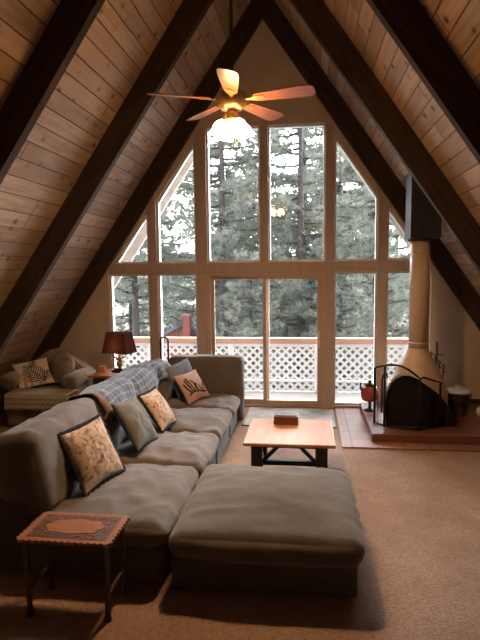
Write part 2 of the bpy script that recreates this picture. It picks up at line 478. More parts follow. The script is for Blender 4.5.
window([(-1.69, RZ1), (-1.065, RZ1), (-1.065, g2(1.065)), (-1.69, g2(1.69))])
window([(-.885, RZ1), (-.065, RZ1), (-.065, 4.295), (-.885, 4.295)])
window([(.06, RZ1), (.915, RZ1), (.915, 4.295), (.06, 4.295)])
window([(1.05, RZ1), (1.69, RZ1), (1.69, g2(1.69)), (1.05, g2(1.05))])
window([(1.825, RZ1), (xt, RZ1), (1.825, g1(1.825))])
window([(-2.49, .06), (-1.825, .06), (-1.825, RZ0), (-2.49, RZ0)])
window([(-1.69, .06), (-1.065, .06), (-1.065, RZ0), (-1.69, RZ0)])
window([(1.05, .05), (1.69, .05), (1.69, RZ0), (1.05, RZ0)])
window([(1.825, .05), (2.47, .05), (2.47, RZ0), (1.825, RZ0)])
# sliding door
t = thing('door_1', 'sliding glass patio door with tan frame', None, (.015, .07, 0), kind='structure')
bm = NB()
box(bm, (-.885, -.008, 2.05), (.915, WT, RZ0), .004); box(bm, (-.885, -.008, 0), (.915, WT, .03), .004)
box(bm, (-.885, -.008, .03), (-.855, WT, 2.05), .004); box(bm, (.885, -.008, .03), (.915, WT, 2.05), .004)
put('door_frame', bm, M['doorframe'], t)
for nm, x0, x1, y in (('door_panel', -.855, .06, .10), ('door_panel', -.04, .885, .045)):
    bm = NB(); w = .055
    box(bm, (x0, y - .02, .03), (x0 + w, y + .02, 2.05), .004); box(bm, (x1 - w - (.03 if y < .08 else 0), y - .02, .03), (x1, y + .02, 2.05), .004)
    box(bm, (x0 + w, y - .02, .03), (x1 - w, y + .02, .03 + .075), .004); box(bm, (x0 + w, y - .02, 2.0), (x1 - w, y + .02, 2.05), .004)
    p = put(nm, bm, M['doorframe'], t)
    put('pane', B((x0 + w, y - .003, .105), (x1 - w, y + .003, 2.0)), M['glass'], p)
    if y < .08:
        bm = NB(); box(bm, (.815, y - .05, .95), (.845, y - .02, 1.2), .008); put('door_handle', bm, M['vinyl'], p)
# right-hand drywall base and far-left base trims
o = struct('baseboard_right', B((2.47, -.015, .12), (3.9, 0, .19), .004), M['darkwood'])
o = struct('baseboard_left', B((-3.95, -.015, 0), (-2.49, 0, .08), .004), M['post'])

# ------------------------------------------------------------------ outside: deck, railing, slope, house, pines
bm = NB()
for i in range(10): box(bm, (-6, .15 + i * .145, -.13), (6, .15 + i * .145 + .138, -.10), .004)
struct('deck_floor', bm, M['deck'])
RY = 1.50
rail = thing('deck_railing', 'white lattice deck railing with cedar cap outside the sliding door', 'railing', (0, RY, -.1))
put('rail_cap', B((-6, RY - .08, .80), (6, RY + .08, .90), .008), M['cap'], rail)
put('top_rail', B((-6, RY - .025, .735), (6, RY + .025, .80), .004), M['lattice'], rail)
put('middle_rail', B((-6, RY - .025, .085), (6, RY + .025, .125), .004), M['lattice'], rail)
put('bottom_rail', B((-6, RY - .025, -.098), (6, RY + .025, -.085), .004), M['lattice'], rail)
for x in (-5.4, -3.85, -2.3, -.76, .82, 2.4, 3.95, 5.5): put('post', B((x - .045, RY - .045, -.1), (x + .045, RY + .045, .80), .004), M['lattice'], rail)
def clip(poly, lo, hi):
    for ax, lim, s in ((0, lo[0], 1), (0, hi[0], -1), (1, lo[1], 1), (1, hi[1], -1)):
        out = []
        for i in range(len(poly)):
            a, b = poly[i], poly[(i + 1) % len(poly)]
            da, db = s * (a[ax] - lim), s * (b[ax] - lim)
            if da >= 0: out.append(a)
            if da * db < 0: k = da / (da - db); out.append((a[0] + (b[0] - a[0]) * k, a[1] + (b[1] - a[1]) * k))
        poly = out
        if len(poly) < 3: return []
    return poly
def lattice(x0, x1, z0, z1):
    bm = NB(); pit, w = .150, .042 * 1.414
    for sg, y in ((1, RY - .008), (-1, RY)):
        k = -20
        while k < 140:
            c = x0 - 1.5 + k * pit; k += 1
            p = [(c - w / 2 - sg * 1, z0 - 0.0 + 0 - 1), (c + w / 2 - sg * 1, z0 - 1), (c + w / 2 + sg * 1.4, z0 + 1.4), (c - w / 2 + sg * 1.4, z0 + 1.4)]
            p = clip(p, (x0, z0), (x1, z1))
            if p: prism(bm, p, .008, 1, y)
    return bm
xs = [-5.4, -3.85, -2.3, -.76, .82, 2.4, 3.95, 5.5]
for a, b in zip(xs, xs[1:]):
    put('lattice_panel', lattice(a + .045, b - .045, .125, .735), M['lattice'], rail)
    put('lattice_panel', lattice(a + .045, b - .045, -.085, .085), M['lattice'], rail)
# hillside
bm = NB(); g = {}
for i in range(41):
    for j in range(31):
        x = -60 + i * 3; y = 1.7 + j * 2.6
        z = -2.2 + max(0, y - 14) * .10 + noise.noise(V((x * .08, y * .08, 0))) * .8
        g[i, j] = bm.verts.new((x, y, z))
for i in range(40):
    for j in range(30): bm.faces.new((g[i, j], g[i + 1, j], g[i + 1, j + 1], g[i, j + 1]))
struct('hillside', bm, M['slope'], smooth=True)
# neighbour's house
hs = thing('neighbour_house', 'neighbouring house with grey roof and brick chimney seen over the railing', 'house', (-3.6, 12, -2.2))
bm = NB(); prism(bm, [(-5.6, -2.4), (-2.6, -2.4), (-2.6, -.45), (-4.1, .05), (-5.6, -.7)], 4, 1, 12); put('wall', bm, M['siding'], hs)
bm = NB(); prism(bm, [(-5.9, -.82), (-4.15, .10), (-2.3, -.52), (-2.3, -.64), (-4.15, -.02), (-5.9, -.94)], 4.4, 1, 11.8); put('roof', bm, M['roofgrey'], hs)
bm = B((-4.00, 11.4, -2.3), (-3.74, 11.75, .36)); box(bm, (-4.03, 11.37, .36), (-3.71, 11.78, .45)); put('chimney', bm, M['chimneybrick'], hs)

def pine_meshes(seed, h, dens=1.0, f0=.10):
    rs = random.Random(seed)
    vs, fs, cols = [], [], []
    br = NB(); tr = [(noise.noise(V((i, seed, 0))) * .12, noise.noise(V((i, seed, 5))) * .12, h * i / 8) for i in range(9)]
    tube(br, tr, [h * .0125 * (1 - i / 9) + .02 for i in range(9)], 9)
    nb = int(70 * dens)
    for b in range(nb):
        f = f0 + (.98 - f0) * (b + rs.random()) / nb
        z = h * f; ln = (.225 * h * (1 - f) ** .45 + .3) * rs.uniform(.7, 1.15); a = rs.uniform(0, 2 * PI)
        d = V((math.cos(a), math.sin(a), 0)); sl = rs.uniform(-.18, .22); pts = []
        for s in range(6):
            u = s / 5; pts.append(V((0, 0, z)) + d * ln * u + V((rs.uniform(-.06, .06), rs.uniform(-.06, .06), ln * (sl * u + .10 * u * u - .12 * u * (1 - u)))))
        tube(br, pts, [.042 * (1 - .8 * s / 5) + .008 for s in range(6)], 5)
        nt = int(ln * 15 * (1.9 - .5 * f)) + 4
        for k in range(nt):
            u = .22 + .78 * (k + rs.random()) / nt; i = min(4, int(u * 5)); c = pts[i].lerp(pts[i + 1], u * 5 - i)
            c = c + V((rs.gauss(0, .14), rs.gauss(0, .14), rs.gauss(0, .09))) * (.5 + ln * .35)
            ax = (d * .8 + V((rs.gauss(0, .6), rs.gauss(0, .6), rs.gauss(.25, .4)))).normalized()
            g_ = rs.uniform(.75, 1.3); colr = (.205 * g_, .225 * g_, .195 * g_)
            if rs.random() < .10: colr = (.24 * g_, .20 * g_, .13 * g_)
            L = rs.uniform(.17, .27)
            for q in range(13):
                dv = (ax + V((rs.gauss(0, .62), rs.gauss(0, .62), rs.gauss(0, .62)))).normalized()
                sd = dv.cross(V((rs.random() - .5, rs.random() - .5, rs.random() - .5))).normalized() * .011
                n0 = len(vs); vs += [tuple(c - sd), tuple(c + sd), tuple(c + dv * L)]; fs.append((n0, n0 + 1, n0 + 2)); cols.append(colr)
    me = bpy.data.meshes.new('foliage'); me.from_pydata(vs, [], fs)
    ca = me.color_attributes.new('Col', 'FLOAT_COLOR', 'POINT')
    flat = []
    for c in cols: flat += [*c, 1.0] * 3
    ca.data.foreach_set('color', flat); me.materials.append(M['needles'])
    tm = bpy.data.meshes.new('trunk'); br.to_mesh(tm); br.free(); tm.materials.append(M['bark'])
    for p in tm.polygons: p.use_smooth = True
    return me, tm
kinds = [pine_meshes(11, 11.5), pine_meshes(23, 10.0), pine_meshes(37, 8.0, 1.1), pine_meshes(51, 11.5, .85, .33)]
TREES = [  # x, y, kind, scale, rot, label
 (.45, 9.0, 0, 1.0, .3, 'tall pine whose trunk rises behind the right of the two big upper windows'),
 (-2.15, 9.6, 3, 1.05, 2.0, 'tall pine whose trunk rises behind the left of the two big upper windows'),
 (2.7, 8.2, 1, .95, 4.0, 'pine close behind the railing seen through the window beside the stove pipe'),
 (-4.9, 8.6, 3, .9, 1.2, 'pine seen through the far left window above the lamp'),
 (-1.1, 13.5, 1, 1.1, 5.1, None), (1.9, 13.0, 0, 1.0, 2.9, None), (6.6, 12.5, 1, 1.0, .7, None), (-7.2, 15.0, 0, .95, 3.7, None),
 (-3.2, 18.5, 2, 1.15, 5.7, None), (.6, 18.0, 2, 1.15, 1.9, None), (3.6, 19.0, 2, 1.1, .2, None), (7.5, 17.5, 2, 1.1, 4.4, None), (-7.6, 21.0, 2, 1.2, 2.4, None), (-11.5, 19.0, 2, 1.2, 1.4, None),
 (-2.9, 14.5, 0, 1.25, 1.1, None), (.5, 15.5, 0, 1.3, 4.1, None), (3.3, 15.0, 0, 1.2, 2.6, None),
 (-.9, 6.6, 2, .62, 3.1, 'small bushy pine just behind the deck railing at the sliding door'),
 (1.55, 6.4, 2, .58, .9, 'small bushy pine just behind the deck railing left of the stove'),
 (-2.9, 24.0, 2, 1.25, 0.4, None), (2.0, 25.0, 2, 1.3, 3.3, None), (6.0, 25.0, 2, 1.3, 5.3, None), (-6.5, 27.0, 2, 1.3, 2.2, None)]
for x, y, k, sc, rz, lab in TREES:
    z = -2.3 + max(0, y - 14) * .10
    t = thing('pine_tree', lab or 'distant green pine tree in the grove behind the nearer pines', 'tree', (x, y, z), (0, 0, rz), 'pine trees beyond the deck')
    t.scale = (sc, sc, sc)
    for nm, me in (('trunk', kinds[k][1]), ('foliage', kinds[k][0])):
        o = bpy.data.objects.new(nm, me); C.objects.link(o); o.parent = t

# ------------------------------------------------------------------ sectional sofa
SX0, SX1 = -1.30, -.29
sofa = thing('sectional_sofa', 'long taupe linen sectional sofa with deep cushions along the left side', 'sofa', (-.9, -2.85, 0))
mods = [(-4.84, -3.67), (-3.65, -2.72), (-2.70, -1.74), (-1.72, -.96)]
backs = [(-4.78, -3.60, 1.025), (-3.575, -2.66, .985), (-2.64, -1.76, .96), (-1.74, -.98, .93)]
for i, (a, b) in enumerate(mods):
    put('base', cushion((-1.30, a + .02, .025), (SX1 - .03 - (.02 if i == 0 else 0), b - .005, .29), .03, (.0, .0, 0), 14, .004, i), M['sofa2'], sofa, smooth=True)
    put('seat_cushion', cushion((SX0, a, .265), (SX1 + (.01 if i else -.015), b, .445), .11, (.012, .008, .05), 44, .010, 10 + i, .02, (5, 3.4, 2, .036)), M['sofa'], sofa, smooth=True)
TILT = Matrix.Rotation(-.20, 4, 'Y')
bvh = NB()
for i, (a, b, hz) in enumerate(backs):
    bm = cushion((-.20, a, -.02), (.17, b, hz - .40), .10, (.045, .004, .0), 40, .010, 30 + i, 0, (3.5, 5, 3, .030))
    ident(bm, Matrix.Translation((-1.32, 0, .40)) @ TILT)
    tmp = bm.copy(); bvh = merge(bvh, tmp)
    put('back_cushion', bm, M['sofa'], sofa, smooth=True)
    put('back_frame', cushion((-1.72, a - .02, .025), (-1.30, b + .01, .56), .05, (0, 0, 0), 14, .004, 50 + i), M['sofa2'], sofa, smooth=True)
put('end_panel', cushion((-1.30, -.95, .025), (-.24, -.70, .94), .06, (.0, .03, .015), 30, .008, 71, 0, (3, 3, 3, .012)), M['sofa'], sofa, smooth=True)
ot = thing('ottoman', 'large square taupe ottoman pushed against the sofa in the foreground', 'ottoman', (.33, -4.25, 0))
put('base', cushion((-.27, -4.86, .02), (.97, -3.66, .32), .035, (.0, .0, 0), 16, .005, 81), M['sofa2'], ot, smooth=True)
put('seat_cushion', cushion((-.275, -4.93, .25), (1.00, -3.58, .435), .15, (.02, .02, .085), 48, .008, 83, .012, (2.4, 5, 2, .020)), M['ottoman'], ot, smooth=True)

# throw blanket draped over the backs
tree = BVHTree.FromBMesh(bvh)
bm = NB(); uvl = bm.loops.layers.uv.new('UVMap'); G = {}; NU, NV = 30, 70; UVc = {}
axx, axz = -1.40, .72
for j in range(NV + 1):
    v = j / NV; y = -3.50 + v * 2.22
    a0 = math.radians(-2 + 14 * noise.noise(V((v * 3, 1, 0))) + (22 * (1 - v) if v < .5 else 11) ); a1 = math.radians(150)
    arc = 0; prev = None
    for i in range(NU + 1):
        th = a0 + (a1 - a0) * i / NU
        dr = V((math.cos(th), 0, math.sin(th))); dy = .10 * (i / NU - .5) * (1 - v) + .02 * math.sin(i * .5)
        o_ = V((axx, max(-4.70, min(-1.02, y + dy)), axz)) + dr * 1.0
        hit = tree.ray_cast(o_, -dr, .99)
        rad = (hit[0] - V((axx, o_.y, axz))).length if hit[0] is not None else .25
        G[i, j] = [rad, dr, o_.y, th]
for _ in range(3):
    R = {k: G[k][0] for k in G}
    for (i, j) in G:
        nb = [R[q] for q in ((i - 1, j), (i + 1, j), (i, j - 1), (i, j + 1)) if q in R]
        G[i, j][0] = max(R[i, j], .5 * R[i, j] + .5 * sum(nb) / len(nb))
vt = {}
for (i, j), (rad, dr, y, th) in G.items():
    rp = .022 + .010 * math.sin(y * 11 + i * .12) + .008 * noise.noise(V((y * 6, i * .2, 3)))
    vt[i, j] = bm.verts.new(V((axx, y, axz)) + dr * (rad + rp))
for j in range(NV):
    for i in range(NU):
        f = bm.faces.new((vt[i, j], vt[i + 1, j], vt[i + 1, j + 1], vt[i, j + 1]))
        for lp, (a, b) in zip(f.loops, ((i, j), (i + 1, j), (i + 1, j + 1), (i, j + 1))): lp[uvl].uv = (a / NU * .75, b / NV * 2.2)
o = put('throw_blanket', bm, M['plaid'], smooth=True); tag(o, 'blue plaid throw blanket draped over the sofa back', 'blanket')
md = o.modifiers.new('thick', 'SOLIDIFY'); md.thickness = .010; md.offset = 1

# ------------------------------------------------------------------ pillows
def pillow(name, label, q, w, h, T, fn, fringe=None, seed=0, n=64):
    Rm = Matrix.Rotation(q[5], 4, 'Z') @ Matrix.Rotation(q[3], 4, 'X') @ Matrix.Rotation(q[4], 4, 'Y')
    t = thing(name, label, 'pillow', q[:3], Rm.to_euler())
    vs, fs, cols = [], [], []
    def P(u, v, s):
        x = w / 2 * u * (1 - .075 * (1 - v * v)); z = h / 2 * v * (1 - .075 * (1 - u * u))
        th = T * (max(0, 1 - u * u) ** .55) * (max(0, 1 - v * v) ** .55) + .004
        th *= 1 + .25 * noise.noise(V((u * 1.8 + seed, v * 1.8, s)))
        th += .006 * noise.noise(V((u * 5 + seed, v * 5, s + 3))) * (1 - u * u) * (1 - v * v)
        return (x, -s * th, z)
    bm = NB(); cl = bm.verts.layers.float_color.new('Col')
    g = {}
    for s in (1, -1):
        for i in range(n + 1):
            for j in range(n + 1):
                u, v = 2 * i / n - 1, 2 * j / n - 1
                b = bm.verts.new(P(u, v, s)); b[cl] = (*fn(u, v, s), 1); g[s, i, j] = b
        for i in range(n):
            for j in range(n):
                f = (g[s, i, j], g[s, i + 1, j], g[s, i + 1, j + 1], g[s, i, j + 1]); bm.faces.new(f if s > 0 else f[::-1])
    for k in range(n):
        for a, b in (((k, 0), (k + 1, 0)), ((k + 1, n), (k, n)), ((0, k + 1), (0, k)), ((n, k), (n, k + 1))):
            bm.faces.new((g[1, a[0], a[1]], g[-1, a[0], a[1]], g[-1, b[0], b[1]], g[1, b[0], b[1]]))
    put('cover', bm, M['print'], t, world=False, smooth=True)
    if fringe:
        bm = NB(); loop = []
        for k in range(4 * 30):
            s, f = divmod(k, 30); e = -1 + 2 * f / 30
            u, v = ((e, -1), (1, e), (-e, 1), (-1, -e))[s]
            p = V(P(u, v, 0)); loop.append((p, V((u, 0, v)).normalized()))
        rng = []
        for k, (p, d) in enumerate(loop):
            o_ = fringe * (1 + .35 * noise.noise(V((k * .9, seed, 0)))); wv = .010 * math.sin(k * 1.7 + seed)
            rng.append([bm.verts.new(p + V((0, -.009, 0)) - d * .006), bm.verts.new(p + d * o_ + V((0, wv - .006, 0))), bm.verts.new(p + d * o_ + V((0, wv + .006, 0))), bm.verts.new(p + V((0, .009, 0)) - d * .006)])
        for k in range(len(rng)):
            a, b = rng[k], rng[(k + 1) % len(rng)]
            for m in range(4): bm.faces.new((a[m], b[m], b[(m + 1) % 4], a[(m + 1) % 4]))
        put('fringe', bm, M['fringe'], t, world=False, smooth=True)
    return t
def lerp(a, b, f): return tuple(x + (y - x) * f for x, y in zip(a, b))
def toile(seed):
    def f(u, v, s):
        base = lerp((.40, .275, .19), (.52, .40, .30), .5 + .5 * noise.noise(V((u * 2, v * 2, seed))))
        a = noise.noise(V((u * 4 + seed, v * 4, 1))); b = noise.noise(V((u * 7, v * 7 + seed, 2)))
        m = max(0, min(1, (abs(a) < .055) * .7 * (b > -.1) + (b > .38) * .7))
        k = noise.noise(V((u * 3.0 + seed, v * 3.0, 9)))
        if k > .28: m = max(m, .55 * (b > -.1))
        c = lerp(base, (.10, .075, .06), m)
        if s < 0: c = (.02, .02, .022)
        return c
    return f
def plainf(c, var=.1):
    def f(u, v, s):
        k = 1 + var * noise.noise(V((u * 3, v * 3, c[0] * 50))); return tuple(x * k for x in c)
    return f
def seg(u, v, pts, r):
    for (ax, ay), (bx, by) in zip(pts, pts[1:]):
        dx, dy = bx - ax, by - ay; L = dx * dx + dy * dy; k = max(0, min(1, ((u - ax) * dx + (v - ay) * dy) / L))
        if math.hypot(u - ax - k * dx, v - ay - k * dy) < r: return True
    return False
antler = [[(-.72, -.52), (-.35, -.42), (.05, -.48), (.40, -.62), (.75, -.60)], [(-.35, -.42), (-.55, .05), (-.62, .45)], [(-.15, -.45), (-.36, .05), (-.48, .55)], [(-.5, -.47), (-.72, -.1), (-.8, .2)],
          [(.05, -.48), (-.05, .1), (-.20, .3)], [(.40, -.62), (.25, -.1)], [(.55, -.62), (.62, -.2), (.85, .02)], [(-.05, -.2), (.10, .05)]]
def antlerf(u, v, s):
    base = lerp((.42, .25, .185), (.45, .335, .33), max(0, min(1, .5 + .5 * v + .35 * u)))
    if s > 0 and any(seg(u, v, p, .055) for p in antler): return (.015, .013, .014)
    if s < 0: return (.10, .085, .075)
    return base
def leaff(u, v, s):
    base = lerp((.66, .58, .50), (.72, .65, .58), .5 + .5 * noise.noise(V((u * 2, v * 2, 4))))
    if u < -.2 and v < .0 and noise.noise(V((u * 3, v * 3, 8))) > -.1: base = (.50, .27, .14)
    # frond: stem from lower right to upper left with leaflets
    for (x0, y0, x1, y1, sc) in ((.45, -.85, -.50, .62, 1.15), (.92, -.05, .45, -.9, .5), (.2, .9, -.1, .2, .5)):
        dx, dy = x1 - x0, y1 - y0; L = math.hypot(dx, dy); ex, ey = dx / L, dy / L
        a = (u - x0) * ex + (v - y0) * ey; b = -(u - x0) * ey + (v - y0) * ex
        if 0 < a < L:
            if abs(b) < .025: return (.035, .045, .032)
            k = a - abs(b) * .75; w = .55 * sc * math.sin(PI * min(1, max(0, a / L * .9 + .1)))
            if abs(b) < w and (k / .17) % 1 < .52: return (.04, .055, .04)
    return base
pillow('throw_pillow', 'beige print pillow with black fringe nearest the carved end table', (-1.055, -4.22, .715, -.441, -.053, 1.268), .49, .49, .085, toile(1), .030, 1)
pillow('throw_pillow', 'plain grey green pillow in the middle of the sofa', (-1.0, -3.305, .705, -.577, .107, 1.529), .50, .50, .09, plainf((.115, .11, .097), .25), None, 2)
pillow('throw_pillow', 'beige print pillow with black fringe leaning beside the plain grey one', (-.955, -2.677, .665, -.599, .028, 1.483), .44, .44, .08, toile(5), .026, 3)
pillow('throw_pillow', 'pink pillow with a black antler print at the far end', (-.85, -1.45, .640, -.617, -.072, 1.024), .44, .42, .065, antlerf, None, 4)
pillow('throw_pillow', 'blue grey pillow tucked behind the pink antler pillow', (-.99, -1.33, .725, -.466, -.158, 1.034), .48, .46, .06, plainf((.15, .185, .225), .15), None, 5)

# ------------------------------------------------------------------ armchair with throw
ac = thing('armchair', 'rolled arm upholstered armchair under the left roof slope', 'armchair', (-3.05, -.85, 0))
put('base', cushion((-3.50, -1.42, .03), (-2.62, -.45, .30), .04, (0, 0, 0), 14, .004, 101), M['armchair'], ac, smooth=True)
put('seat_cushion', cushion((-3.44, -1.44, .29), (-2.60, -.62, .455), .06, (0, 0, .02), 18, .006, 102), M['armchair'], ac, smooth=True)
for x in (-3.60, -2.68):
    bm = cushion((x - .085, -1.10, .05), (x + .085, -.45, .56), .05, (0, 0, 0), 12, .004, 104)
    bm2 = NB(); tube(bm2, [(x, -1.175, .585), (x, -1.165, .59), (x, -1.13, .595), (x, -.8, .60), (x, -.42, .60)], [.09, .115, .125, .12, .10], 20); merge(bm, bm2)
    put('arm', bm, M['armchair'], ac, smooth=True)
bm = NB(); pts = []
for k in range(25):
    u = -1 + 2 * k / 24; pts.append((-3.14 + u * .50, .60 + .36 * (1 - abs(u) ** 2.6) + .03 * math.cos(u * 6)))
pl = [(-3.64, .3)] + pts + [(-2.64, .3)]
prism(bm, pl, .20, 1, -.62); bmesh.ops.bevel(bm, geom=[e for e in bm.edges if abs(e.verts[0].co.y - e.verts[1].co.y) < 1e-4], offset=.07, segments=4, affect='EDGES')
put('backrest', bm, M['armchair'], ac, smooth=True)
put('back_pillow', cushion((-3.14, -.80, .47), (-2.80, -.60, .88), .09, (0, .05, .03), 20, .012, 109, 0, (4, 4, 4, .02)), M['armchair'], ac, smooth=True)
# scalloped throw across the seat front
bm = NB(); uvl = bm.loops.layers.uv.new('UVMap'); g = {}
prof = [(-1.12, .495)] + [(-1.18 - .045 * k, .495 - .001 * k) for k in range(6)] + [(-1.455, .485), (-1.475, .460), (-1.48, .42), (-1.482, .37), (-1.484, .32), (-1.486, .27)]
NX = 60
for i in range(NX + 1):
    x = -3.47 + .91 * i / NX
    for j, (y, z) in enumerate(prof):
        zz = z + .006 * noise.noise(V((x * 9, y * 9, 1)))
        if j >= len(prof) - 1: zz += .020 * abs(math.sin(x * PI / .075))
        g[i, j] = bm.verts.new((x, y - .006 * math.sin(x * 14 + j) * (j > 6), zz))
for i in range(NX):
    for j in range(len(prof) - 1):
        f = bm.faces.new((g[i, j], g[i + 1, j], g[i + 1, j + 1], g[i, j + 1]))
        for lp, (a, b) in zip(f.loops, ((i, j), (i + 1, j), (i + 1, j + 1), (i, j + 1))): lp[uvl].uv = (a * .91 / NX, b * .052)
o = put('seat_throw', bm, M['scallop'], smooth=True); tag(o, 'scallop patterned tan throw spread over the armchair seat', 'blanket')
md = o.modifiers.new('thick', 'SOLIDIFY'); md.thickness = .008; md.offset = 1
pillow('throw_pillow', 'white pillow with dark fern leaf print on the armchair', (-3.36, -.87, .665, -.75, -.172, .55), .50, .46, .075, leaff, None, 6)

# ------------------------------------------------------------------ side table, lamp, block
st = thing('side_table', 'small cherry side table in the corner under the lamp', 'table', (-2.22, -.62, 0))
put('table_top', B((-2.50, -.92, .62), (-1.93, -.34, .65), .008), M['cherry'], st)
put('apron', B((-2.45, -.87, .50), (-1.98, -.39, .62), .004), M['darkwood'], st)
for x in (-2.43, -2.0):
    for y in (-.85, -.41): put('leg', B((x - .025, y - .025, 0), (x + .025, y + .025, .50), .004), M['darkwood'], st)
lx, ly = -2.13, -.60
lp = thing('table_lamp', 'lit table lamp with brown rectangular shade and antler base', 'lamp', (lx, ly, .65), (0, 0, -.32))
bm = B((-.11, -.07, 0), (.11, .07, .03), .008); box(bm, (-.075, -.05, .03), (.075, .05, .06), .008); put('foot', bm, M['bronze'], lp, world=False)
bm = NB(); lathe(bm, [(.03, .06), (.022, .08), (.045, .10), (.055, .125), (.045, .15), (.02, .165), (.02, .32)], seg=16); put('stem', bm, M['gold'], lp, world=False, smooth=True)
for s in (-1, 1):
    bm = NB(); tube(bm, [(0, 0, .17), (s * .03, -.02, .21), (s * .075, -.02, .22), (s * .11, 0, .25), (s * .135, .01, .285)], [.018, .016, .013, .010, .004], 8)
    tube(bm, [(s * .075, -.02, .22), (s * .085, -.04, .26), (s * .07, -.05, .29)], [.011, .008, .003], 8)
    tube(bm, [(s * .03, -.02, .20), (s * .06, -.03, .175), (s * .085, -.03, .175)], [.012, .009, .003], 8)
    put('antler', bm, M['gold'], lp, world=False, smooth=True)
bm = NB()
a, b, c, d, z0, z1, th = .225, .135, .165, .095, .295, .60, .004
def frus(k): return [[(s * (a - k), t_ * (b - k), z0) for s, t_ in ((-1, -1), (1, -1), (1, 1), (-1, 1))], [(s * (c - k), t_ * (d - k), z1) for s, t_ in ((-1, -1), (1, -1), (1, 1), (-1, 1))]]
lo_, hi_ = frus(0)
vl = [bm.verts.new(p) for p in lo_]; vh = [bm.verts.new(p) for p in hi_]
for k in range(4): bm.faces.new((vl[k], vl[(k + 1) % 4], vh[(k + 1) % 4], vh[k]))
o = put('lamp_shade', bm, M['shade'], lp, world=False)
bm = NB(); tube(bm, [(0, 0, z1), (0, 0, z1 + .03)], .006, 8); lathe(bm, [(0, .63), (.012, .64), (0, .66)], seg=10); bar(bm, (-c, 0, z1 - .004), (c, 0, z1 - .004), .006, .006); put('finial', bm, M['bronze'], lp, world=False)
bm = NB(); lathe(bm, [(.012, .32), (.03, .37), (.035, .40), (.025, .43), (0, .44)], seg=14); put('bulb', bm, emit('warm_bulb', (1, .55, .22), 55), lp, world=False, smooth=True)
o = put('wooden_block', B((-2.45, -.62, .65), (-2.365, -.535, .735), .005), M['blockwood']); tag(o, 'small light wooden cube beside the lamp on the side table', 'box')

# black looped stand behind the sofa
ls = thing('loop_stand', 'tall black metal loop stand behind the far end of the sofa', 'stand', (-1.525, -.30, 0))
bm = NB(); pts = [(-1.585, -.30, .02), (-1.585, -.30, 1.08)] + [(-1.525 - .06 * math.cos(k * PI / 8), -.30, 1.08 + .06 * math.sin(k * PI / 8)) for k in range(1, 8)] + [(-1.465, -.30, 1.08), (-1.465, -.30, .02)]
tube(bm, pts, .014, 10); put('loop', bm, M['black'], ls, smooth=True)
put('foot', B((-1.63, -.40, 0), (-1.42, -.20, .02), .004), M['black'], ls)

# ------------------------------------------------------------------ coffee table and slatted box
ct = thing('coffee_table', 'square orange wood coffee table with black braced legs', 'table', (.465, -2.64, 0))
put('table_top', B((.01, -3.08, .415), (.92, -2.19, .45), .010), M['oak'], ct)
put('apron', B((.10, -2.98, .375), (.83, -2.94, .415)), M['ebony'], ct); put('apron', B((.10, -2.33, .375), (.83, -2.29, .415)), M['ebony'], ct)
for x in (.14, .79):
    for y in (-2.96, -2.31): put('leg', B((x - .055, y - .05, 0), (x + .055, y + .05, .415), .004), M['ebony'], ct)
for y in (-2.96, -2.31):
    for s, x0, x1 in ((1, .19, .35), (-1, .74, .58)):
        bm = NB(); bar(bm, (x0, y, .22), (x1, y, .385), .035, .035); put('brace', bm, M['ebony'], ct)
bm = NB()
for s in (.14, .79): bar(bm, (s, -2.90, .10), (s, -2.37, .10), .05, .05)
bar(bm, (.14, -2.635, .10), (.79, -2.635, .10), .05, .05); put('stretcher', bm, M['ebony'], ct)
wb = thing('wooden_box', 'red brown slatted wooden box on the coffee table', 'box', (.41, -2.36, .45))
put('body', B((.285, -2.43, .45), (.54, -2.29, .515), .004), M['boxwood'], wb)
for z in (.458, .485): put('slat', B((.275, -2.445, z), (.55, -2.275, z + .018), .004), M['boxwood'], wb)
put('lid', B((.278, -2.44, .515), (.548, -2.28, .545), .006), M['boxwood'], wb)
put('lid_panel', B((.295, -2.425, .545), (.53, -2.295, .555), .004), M['darkwood'], wb)

# ------------------------------------------------------------------ carved end table (foreground)
et = thing('end_table', 'small carved red brown end table with scalloped top in the foreground', 'table', (-.845, -5.04, 0))
ex0, ex1, ey0, ey1, ez = -1.135, -.55, -5.225, -4.865, .525
def outline(k, n=14, m=9, amp=.018):
    p = []
    for (ax, ay), (bx, by), c in (((ex0, ey0), (ex1, ey0), n), ((ex1, ey0), (ex1, ey1), m), ((ex1, ey1), (ex0, ey1), n), ((ex0, ey1), (ex0, ey0), m)):
        L = math.hypot(bx - ax, by - ay); dx, dy = (bx - ax) / L, (by - ay) / L; nx, ny = dy, -dx
        for i in range(c * 6):
            f = i / (c * 6); w = abs(math.sin(f * c * PI)) ** .7 * amp - k
            if f * L < k or (1 - f) * L < k: pass
            q = max(k, min(L - k, f * L))
            p.append((ax + dx * q + nx * w, ay + dy * q + ny * w))
    return p
bm = NB(); prism(bm, outline(0), .018, 2, ez - .018); put('table_top', bm, M['redwood'], et)
